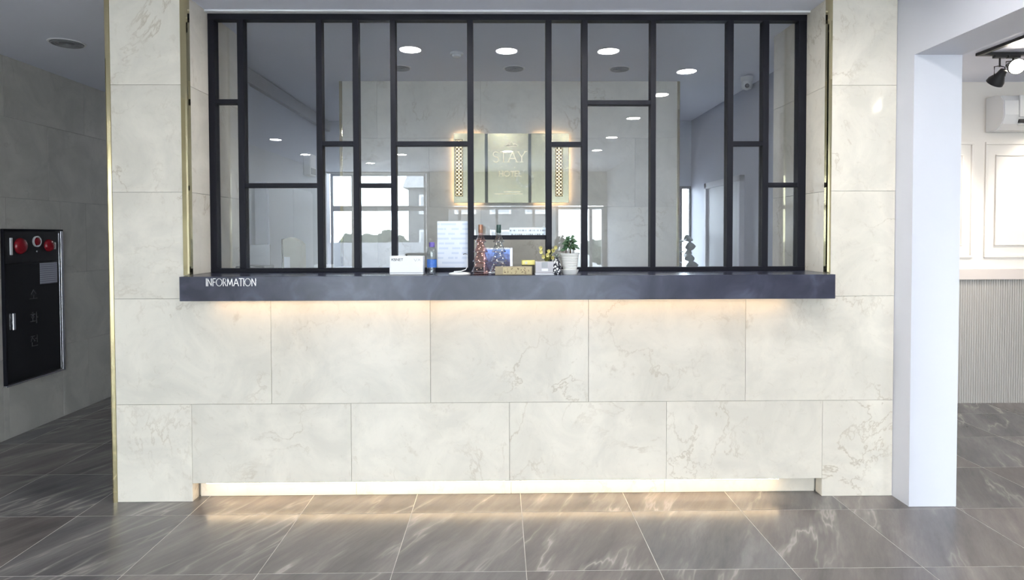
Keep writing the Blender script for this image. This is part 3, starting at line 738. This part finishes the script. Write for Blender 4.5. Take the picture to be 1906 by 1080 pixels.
def bw_mat():
    m, t, n, l = new_mat('black_white_pattern'); b = n['Principled BSDF']
    tc = n.new('ShaderNodeTexCoord'); v = n.new('ShaderNodeTexVoronoi'); v.inputs['Scale'].default_value = 75; l.new(tc.outputs['Object'], v.inputs['Vector'])
    l.new(ramp(n, l, v.outputs['Distance'], [(.34, (.88, .88, .88, 1)), (.46, (.02, .02, .03, 1))]), b.inputs['Base Color']); b.inputs['Roughness'].default_value = .25; return m
vs_ = thing('patterned_vase', 'small black and white patterned vase between grey box and white pot', 'vase', (.313, 3.51, ZT))
lathe('body', [(.018, 0), (.024, .004), (.026, .022), (.025, .05), (.020, .072), (.012, .084), (.011, .090), (.014, .095)], bw_mat(), vs_, seg=24)
for k in range(5):
    a = k*1.3; bm = bmesh.new(); b_leaf(bm, (0, 0, .09), (.022*math.cos(a), .02*math.sin(a), .118), .009); ob('sprig', bm, plain('grey_green_leaf', (.22, .27, .22, 1), .5) if k == 0 else bpy.data.materials['grey_green_leaf'], vs_)

pp = thing('potted_plant', 'bushy green plant in a ribbed white ceramic pot with saucer on the counter', 'plant', (.392, 3.55, ZT))
lathe('saucer', [(.040, 0), (.048, .018), (.050, .026), (.046, .026), (.042, .014)], CERAM, pp, seg=32)
pr = [(.036, .014)]
for k in range(9): z = .022+k*.0095; r_ = .038+.0013*k; pr += [(r_-.0005, z), (r_+.0020, z+.0035), (r_+.0020, z+.0060), (r_-.0005, z+.0092)]
pr += [(.053, .110), (.054, .118), (.049, .118), (.047, .106)]
lathe('pot', pr, CERAM, pp, seg=32); lathe('soil', [(.046, .107), (.001, .110)], SOIL, pp, cap=False)
rnd = random.Random(5)
for k in range(6):
    a = k*1.05; tp = Vector((.018*math.cos(a), .018*math.sin(a), .150+.02*rnd.random())); bs = Vector((.022*math.cos(a), .022*math.sin(a), .105))
    tube('stem', [tuple(bs), tuple((bs+tp)/2+Vector((.006*math.cos(a+1), .004, 0))), tuple(tp)], .0022, STEM, pp, seg=6)
tube('trunk', [(0, 0, .105), (.004, 0, .145), (-.003, 0, .185)], [.006, .004, .003], STEM, pp, seg=6)
for k in range(64):
    a = k*2.399; t_ = k/64; z = .142+.066*t_; rr = .056*math.sqrt(1-t_*.8); rr *= rnd.uniform(.6, 1.15)
    b0 = Vector((.3*rr*math.cos(a), .3*rr*math.sin(a), z)); tp = Vector((rr*math.cos(a), rr*math.sin(a), z+rnd.uniform(-.018, .012)))
    bm = bmesh.new(); b_leaf(bm, b0, tp, .019, up=Vector((rnd.uniform(-.6, .6), -.9, rnd.uniform(.2, 1))), n=4); ob('leaf', bm, GREEN, pp)

# notices on the panes (behind the glass)
nt = box('paper_notice', (-.385, YG+.0240, 1.3125), (-.1985, YG+.0250, 1.596), print_mat('pale_blue_form', (.74, .80, .90, 1), (.60, .68, .82, 1), 16, 34, .46))
tag(nt, 'large pale blue printed paper taped to the glass beside the water bottle', 'notice')
ns = box('notice_strip', (.055, YG+.0240, 1.5105), (.2755, YG+.0250, 1.556), print_mat('pale_strip_print', (.74, .84, .90, 1), (.30, .34, .40, 1), 90, 40, .50))
tag(ns, 'narrow white notice strip above the open hatch', 'notice')

# ------------------------------------------------------------------ office interior
dk = thing('office_desk', 'white work desk behind the reception window', 'desk', (.056, 4.17, 0))
box('desktop', (-1.80, -.24, 1.02), (1.80, .25, 1.05), plain('desk_white', (.60, .61, .64, 1), .45), dk, .002)
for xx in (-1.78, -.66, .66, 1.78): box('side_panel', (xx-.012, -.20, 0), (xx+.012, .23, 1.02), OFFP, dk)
mo = thing('monitor', 'beige monitor back seen through the lower left panes', 'monitor', (-1.36, 4.18, 1.05), rz=math.radians(-24))
bm = bmesh.new(); pts = [(-.085, 0), (.075, 0), (.070, .30), (.045, .325), (-.030, .350), (-.085, .335)]
lo = [bm.verts.new((x, -.020, z+.10)) for x, z in pts]; hi = [bm.verts.new((x, .020, z+.10)) for x, z in pts]
bm.faces.new(lo); bm.faces.new(hi[::-1])
for k in range(6): bm.faces.new((lo[k], lo[(k+1) % 6], hi[(k+1) % 6], hi[k]))
ob('shell', bm, plain('beige_plastic', (.38, .36, .28, 1), .5), mo)
box('bezel', (-.096, -.022, .10), (-.086, .024, .44), BLACKP, mo); box('paper_slip', (-.075, -.0225, .16), (-.025, -.0202, .32), PAPER, mo)
box('neck', (-.03, -.015, .02), (.03, .015, .11), DARKPL, mo); box('foot', (-.08, -.07, 0), (.08, .07, .02), DARKPL, mo, .004)
pn = thing('printer', 'dark printer on the desk at the lower left window corner', 'printer', (-1.635, 4.20, 1.05))
box('body', (-.10, -.09, 0), (.10, .10, .235), DARKPL, pn, .008); box('lid', (-.095, -.085, .235), (.095, .095, .262), DARKPL, pn, .006)
box('paper_tray', (-.07, .085, .22), (.07, .097, .40), GREYPL, pn)
ph = thing('desk_phone', 'dark desk telephone with white papers beside the monitor', 'telephone', (-1.498, 4.05, 1.05))
box('base', (-.028, -.08, 0), (.028, .08, .20), DARKPL, ph, .01); box('handset', (-.022, -.085, .20), (.012, .085, .235), DARKPL, ph, .012)
for k, (xx, ww, hh, lb) in enumerate(((-1.165, .05, .27, 'white card holder on the desk just right of the monitor'), (-1.02, .055, .255, 'white paper stack on the desk between the third and fourth mullions'), (-.74, .04, .25, 'small white tray on the desk left of the payment box'))):
    o = thing('paper_stack', lb, 'papers', (xx, 4.16, 1.05))
    for q in range(5): box('sheet_block', (-ww+.004*(q % 2), -.06, hh/5*q), (ww-.003*(q % 3), .06, hh/5*(q+1)-.001), PAPER, o)
fr_ = thing('tall_cabinet', 'tall white cabinet against the left office wall behind the glass', 'cabinet', (-2.0, 5.75, 0))
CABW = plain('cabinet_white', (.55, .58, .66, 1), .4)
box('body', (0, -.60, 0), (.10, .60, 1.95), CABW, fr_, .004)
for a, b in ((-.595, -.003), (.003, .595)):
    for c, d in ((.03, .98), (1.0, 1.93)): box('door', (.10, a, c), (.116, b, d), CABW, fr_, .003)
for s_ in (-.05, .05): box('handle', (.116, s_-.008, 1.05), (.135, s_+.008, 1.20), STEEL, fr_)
ac = thing('wall_unit', 'small white box unit hanging high on the left office wall', 'wall unit', (-2.03, 6.62, 2.24))
box('case', (0.0, -.10, -.11), (.075, .10, .12), WHITEPL, ac, .01); box('grille', (.075, -.08, -.09), (.079, .08, -.03), GREYPL, ac)
pl = thing('indoor_tree', 'round-leaved plant silhouetted against the far office window', 'plant', (1.97, 6.85, 0))
lathe('pot', [(.12, 0), (.15, .30), (.155, .32), (.14, .32), (.135, .29)], GREYPL, pl); tube('trunk', [(0, 0, .29), (.02, 0, .8), (0, .01, 1.35)], [.014, .010, .006], STEM, pl)
rnd = random.Random(2)
for k in range(18):
    a = k*2.4; z = 1.02+.026*k; d = Vector((math.cos(a), math.sin(a), .15))*rnd.uniform(.08, .15)
    tube('petiole', [(0, 0, z), tuple(Vector((0, 0, z))+d*.5)], .003, STEM, pl, seg=5)
    bm = bmesh.new(); b_leaf(bm, Vector((0, 0, z))+d*.45, Vector((0, 0, z))+d*1.5, .10, up=Vector((-.2, -1, .5)), n=6); ob('leaf', bm, DKGREEN, pl)

# ------------------------------------------------------------------ fire hydrant cabinet
hc = thing('hydrant_cabinet', 'black fire hydrant cabinet with steel frame set in the grey corridor wall', 'cabinet', (XW, (CY0+CY1)/2, CZ0))
hw = (CY1-CY0)/2; hh = CZ1-CZ0
box('back_box', (-.013, -hw+.001, 0.001), (.004, hw-.001, hh-.001), BLACKP, hc)
for lo, hi in (((0, -hw, 0), (.022, hw, .012)), ((0, -hw, hh-.012), (.022, hw, hh)), ((0, -hw, .012), (.022, -hw+.014, hh-.012)), ((0, hw-.030, .012), (.022, hw, hh-.012))):
    box('frame', lo, hi, STEEL if lo[1] > 0 or lo[2] == 0 and hi[2] < .05 else BLACKF, hc, .002)
hs = 1.3049-CZ0
door = box('door', (.004, -hw+.020, .020), (.016, hw-.040, hs), BLACKG, hc, .002)
box('header_panel', (.004, -hw+.020, hs+.006), (.014, hw-.040, hh-.018), BLACKP, hc, .002)
cy_ = (CY0+CY1)/2
def onhc(name, y0, y1, z0, z1, x0, x1, mat, par=None, bev=.001):
    return box(name, (x0, y0-cy_, z0-CZ0), (x1, y1-cy_, z1-CZ0), mat, par or hc, bev)
onhc('inner_bead', CY1-.048, CY1-.041, CZ0+.022, CZ1-.03, .012, .018, STEEL)
def on_door(o):
    o.parent = door; o.location = o.location - door.location; return o
on_door(onhc('handle', 4.728, 4.752, .808, .936, .016, .034, STEEL, None, .004))
on_door(onhc('notice', 5.030, 5.224, 1.130, 1.298, .0162, .0172, print_mat('cabinet_notice', (.50, .51, .58, 1), (.25, .25, .32, 1), 1, 60, .2)))
onhc('lamp_bar', 4.728, 4.748, 1.371, 1.500, .014, .026, TRIMW, None, .003)
for yy, rr in ((4.835, .062), (5.135, .050)):
    lathe('alarm_lamp', [(rr, 0), (rr*.97, .012), (rr*.75, .026), (rr*.35, .034), (.001, .036)], RED, hc, (.014, yy-cy_, 1.437-CZ0), rot=(0, math.radians(90), 0), cap=False)
lathe('bell_ring', [(.042, 0), (.044, .012), (.038, .016), (.034, .012), (.034, 0)], TRIMW, hc, (.014, 5.000-cy_, 1.470-CZ0), rot=(0, math.radians(90), 0), cap=False)
lathe('push_button', [(.030, 0), (.028, .014), (.001, .018)], RED, hc, (.014, 5.004-cy_, 1.470-CZ0), rot=(0, math.radians(90), 0), cap=False)
lathe('key_hole', [(.008, 0), (.007, .004), (.001, .004)], STEEL, hc, (.014, 5.003-cy_, 1.392-CZ0), rot=(0, math.radians(90), 0), cap=False, seg=12)
onhc('speaker_plate', 5.185, 5.205, 1.405, 1.462, .014, .026, TRIMW, None, .003)
HG = {'so': [[(.5, 1), (.2, .62)], [(.5, 1), (.8, .62)], [(.5, .5), (.5, .22)], [(.05, .2), (.95, .2)]],
      'hwa': [[(.3, 1), (.42, 1)], [(.12, .84), (.6, .84)], arc(.36, .60, .14, .13, 0, 360, 10), [(.36, .42), (.36, .24)], [(.06, .2), (.66, .2)], [(.82, 1), (.82, 0)], [(.82, .52), (.98, .52)]],
      'jeon': [[(.08, .95), (.56, .95)], [(.32, .95), (.08, .5)], [(.32, .78), (.56, .5)], [(.85, 1), (.85, .36)], [(.62, .7), (.85, .7)], [(.22, .38), (.22, .05), (.9, .05)]]}
for key, zc in (('so', 1.050), ('hwa', .873), ('jeon', .692)):
    bm = bmesh.new()
    for pl_ in HG[key]: b_stroke(bm, [((px-.5)*.085, (pz-.5)*.085) for px, pz in pl_], .0052, .002, lambda a, b, d: (d, a, b))
    o = ob('lettering', bm, plain('faded_grey_letter', (.11, .11, .115, 1), .5) if key == 'so' else bpy.data.materials['faded_grey_letter'], door, Vector((.016, 4.957-cy_, zc-CZ0))-door.location)

# ------------------------------------------------------------------ cafe fittings
a_ = thing('air_conditioner', 'white wall-mounted air conditioner above the panelled cafe wall', 'air conditioner', (4.286, CYW, 2.404))
bm = bmesh.new(); pr = [(0, 0), (0, .303), (-.10, .303), (-.175, .285), (-.205, .24), (-.210, .12), (-.185, .045), (-.12, .004)]
lo = [bm.verts.new((0, y, z)) for y, z in pr]; hi = [bm.verts.new((.92, y, z)) for y, z in pr]; n_ = len(pr)
for k in range(n_): bm.faces.new((lo[k], lo[(k+1) % n_], hi[(k+1) % n_], hi[k]))
bm.faces.new(lo[::-1]); bm.faces.new(hi)
bmesh.ops.bevel(bm, geom=[e for e in bm.edges if abs(e.verts[0].co.x-e.verts[1].co.x) < .01], offset=.006, segments=2, affect='EDGES')
ob('body', bm, WHITEPL, a_)
box('front_panel', (.13, -.2165, .10), (.90, -.2045, .285), WHITEPL, a_, .004)
box('air_slot', (.135, -.2115, .052), (.88, -.17, .082), BLACKP, a_, .001); 
box('flap', (.135, -.222, .034), (.88, -.180, .042), WHITEPL, a_, .002)
tr = thing('lighting_track', 'black L-shaped lighting track on the cafe ceiling', 'lighting track', (3.55, 4.635, ZC))
box('track_rail', (-.02, -.018, -.022), (3.4, .018, 0), BLACKP, tr, .002); box('track_rail', (-.018, -4.2, -.022), (.018, -.018, 0), BLACKP, tr, .002)
def spot(x, y, label, aim, lit, dz=-.085):
    t = thing('track_spotlight', label, 'spotlight', (x, y, ZC-.022))
    box('adaptor', (-.045, -.016, -.018), (.045, .016, 0), BLACKP, t, .002)
    tube('arm', [(0, 0, -.018), (0, 0, dz*.55)], .006, BLACKP, t)
    d = Vector(aim).normalized(); q = d.to_track_quat('Z', 'Y'); e = q.to_euler(); c = (0, 0, dz)
    lathe('head', [(.016, -.055), (.024, -.050), (.030, -.010), (.055, .035), (.058, .060), (.053, .060), (.050, .040)], BLACKP, t, c, rot=e)
    lathe('lens', [(.001, .046), (.050, .046), (.050, .042), (.001, .042)], emit('spot_lens_lit', (1, .90, .76, 1), 60) if lit else GREYPL, t, c, rot=e)
    # yoke
    u = q @ Vector((1, 0, 0)); cc = Vector(c)
    for s_ in (-1, 1): tube('yoke', [(0, 0, dz*.5), tuple(cc*.55+u*s_*.045+Vector((0, 0, 0))), tuple(cc+u*s_*.046)], .004, BLACKP, t, seg=6)
    if lit:
        l = bpy.data.lights.new('spot_lamp', 'SPOT'); l.energy = 80; l.color = (1, .91, .80); l.spot_size = math.radians(75); l.spot_blend = .6; l.shadow_soft_size = .04
        lo_ = bpy.data.objects.new('spot_lamp', l); link(lo_, t); lo_.location = Vector(c)+d*.09; lo_.rotation_euler = d.to_track_quat('-Z', 'Y').to_euler()
    return t
spot(3.80, 4.635, 'lit spotlight on the cafe track pointing into the room', (-.25, -1, -.35), True, -.075)
spot(3.70, 4.635, 'black spotlight head on the cafe track tilted down to the panelled wall', (-.10, .70, -.72), True, -.15)
for k, (x, y) in enumerate(((5.0, 4.635), (6.1, 4.635), (3.55, 2.6), (3.55, 1.2))):  # four more spots out of view, added to light the cafe
    t = spot(x, y, ['third', 'last', 'nearest hidden', 'rear'][k]+' track spotlight added out of view to light the cafe', (0, .8, -.9) if k < 2 else (.2, .9, -.7), True)
for x, y, nme in ((5.0, 2.8, 'inner'), (5.0, .3, 'middle'), (5.0, -2.4, 'front')):  # ceiling lamps out of view, added to brighten the cafe
    downlight(x, y, 'cafe downlight, %s one added out of view to light the room' % nme)
sw = thing('switch_plate', 'white switch plate on the cafe side of the white pillar', 'switch', (PX1, 3.47, 1.18))
box('plate', (0, -.04, -.055), (.012, .04, .055), WHITEPL, sw, .002); box('rocker', (.012, -.018, -.03), (.016, .018, .03), WHITEPL, sw, .001)

# ------------------------------------------------------------------ outside, seen mirrored in the panes
struct('ground', [((-90, -120, -.35), (90, 60, -.205))], plain('asphalt', (.34, .34, .34, 1), .9, var=.2, vscale=.5))
struct('pavement', [((-20, YB-5.5, -.21), (20, YB-.16, -.02))], plain('concrete_paving', (.55, .55, .54, 1), .85, var=.1, vscale=1))
bd = thing('opposite_building', 'pale two-storey building across the street mirrored in the panes', 'building', (-1.0, -31, -.2))
BW = plain('pale_render', (.13, .13, .135, 1), .8)
box('body', (-4.2, -3, 0), (4.3, 3, 4.4), BW, bd)
bm = bmesh.new(); vs = [bm.verts.new(p) for p in ((-4.5, 3.2, 4.4), (4.6, 3.2, 4.4), (4.6, 0, 6.0), (-4.5, 0, 6.0), (-4.5, -3.2, 4.4), (4.6, -3.2, 4.4))]
bm.faces.new((vs[0], vs[1], vs[2], vs[3])); bm.faces.new((vs[3], vs[2], vs[5], vs[4])); bm.faces.new((vs[0], vs[3], vs[4])); bm.faces.new((vs[1], vs[5], vs[2])); bm.faces.new((vs[0], vs[4], vs[5], vs[1]))
ob('roof', bm, plain('grey_roof', (.25, .25, .26, 1), .7), bd)
for i in range(4):
    for z in (.9, 2.9):
        f = box('window', (-3.6+i*2.0, 3.0, z), (-2.4+i*2.0, 3.05, z+1.1), TRIMW, bd); p_ = box('pane', (-3.5+i*2.0, 3.05, z+.1), (-2.5+i*2.0, 3.06, z+1.0), GREYPL, f); p_.location = p_.location-f.location
lw = box('low_wall', (-9.5, -15.2, -.2), (-2.6, -14.9, 1.25), plain('white_block_wall', (.30, .30, .32, 1), .8, var=.05)); tag(lw, 'low white boundary wall mirrored in the left panes', 'wall')
def tree(x, y, h, r, label, seed):
    t = thing('street_tree', label, 'tree', (x, y, -.2)); rnd = random.Random(seed)
    tube('trunk', [(0, 0, 0), (.05, 0, h*.35), (0, .05, h*.6)], [.14, .10, .06], STEM, t)
    bm = bmesh.new()
    for k in range(9):
        c = Vector((rnd.uniform(-r, r)*.6, rnd.uniform(-r, r)*.5, h*.62+rnd.uniform(-.25, .3)*h)); q = r*rnd.uniform(.35, .6)
        s0 = len(bm.verts); bmesh.ops.create_icosphere(bm, subdivisions=3, radius=q, matrix=Matrix.Translation(c)); bm.verts.ensure_lookup_table()
        for v in bm.verts[s0:]: v.co += (v.co-c).normalized()*rnd.uniform(-.22, .22)*q
    ob('foliage', bm, TREEG, t)
tree(-7.2, -24, 1.5, 1.0, 'low round tree left of the white gable, farthest left', 1); tree(-5.4, -22, 1.7, 1.0, 'low bushy tree beside the pale building', 2)
tree(5.0, -22, 1.35, .9, 'bushy tree right of the pale building, nearer one', 3); tree(8.2, -27, 1.8, 1.3, 'bushy tree right of the pale building, farther one', 4)
tree(13.5, -24, 1.8, 1.4, 'bushy tree at the far right of the street', 6)
po = thing('utility_pole', 'thin utility pole rising in front of the sky in the left panes', 'pole', (-9.2, -26, -.2)); tube('shaft', [(0, 0, 0), (0, 0, 6.4)], [.12, .09], GREYPL, po); box('crossarm', (-.6, -.05, 5.6), (.6, .05, 5.72), GREYPL, po)
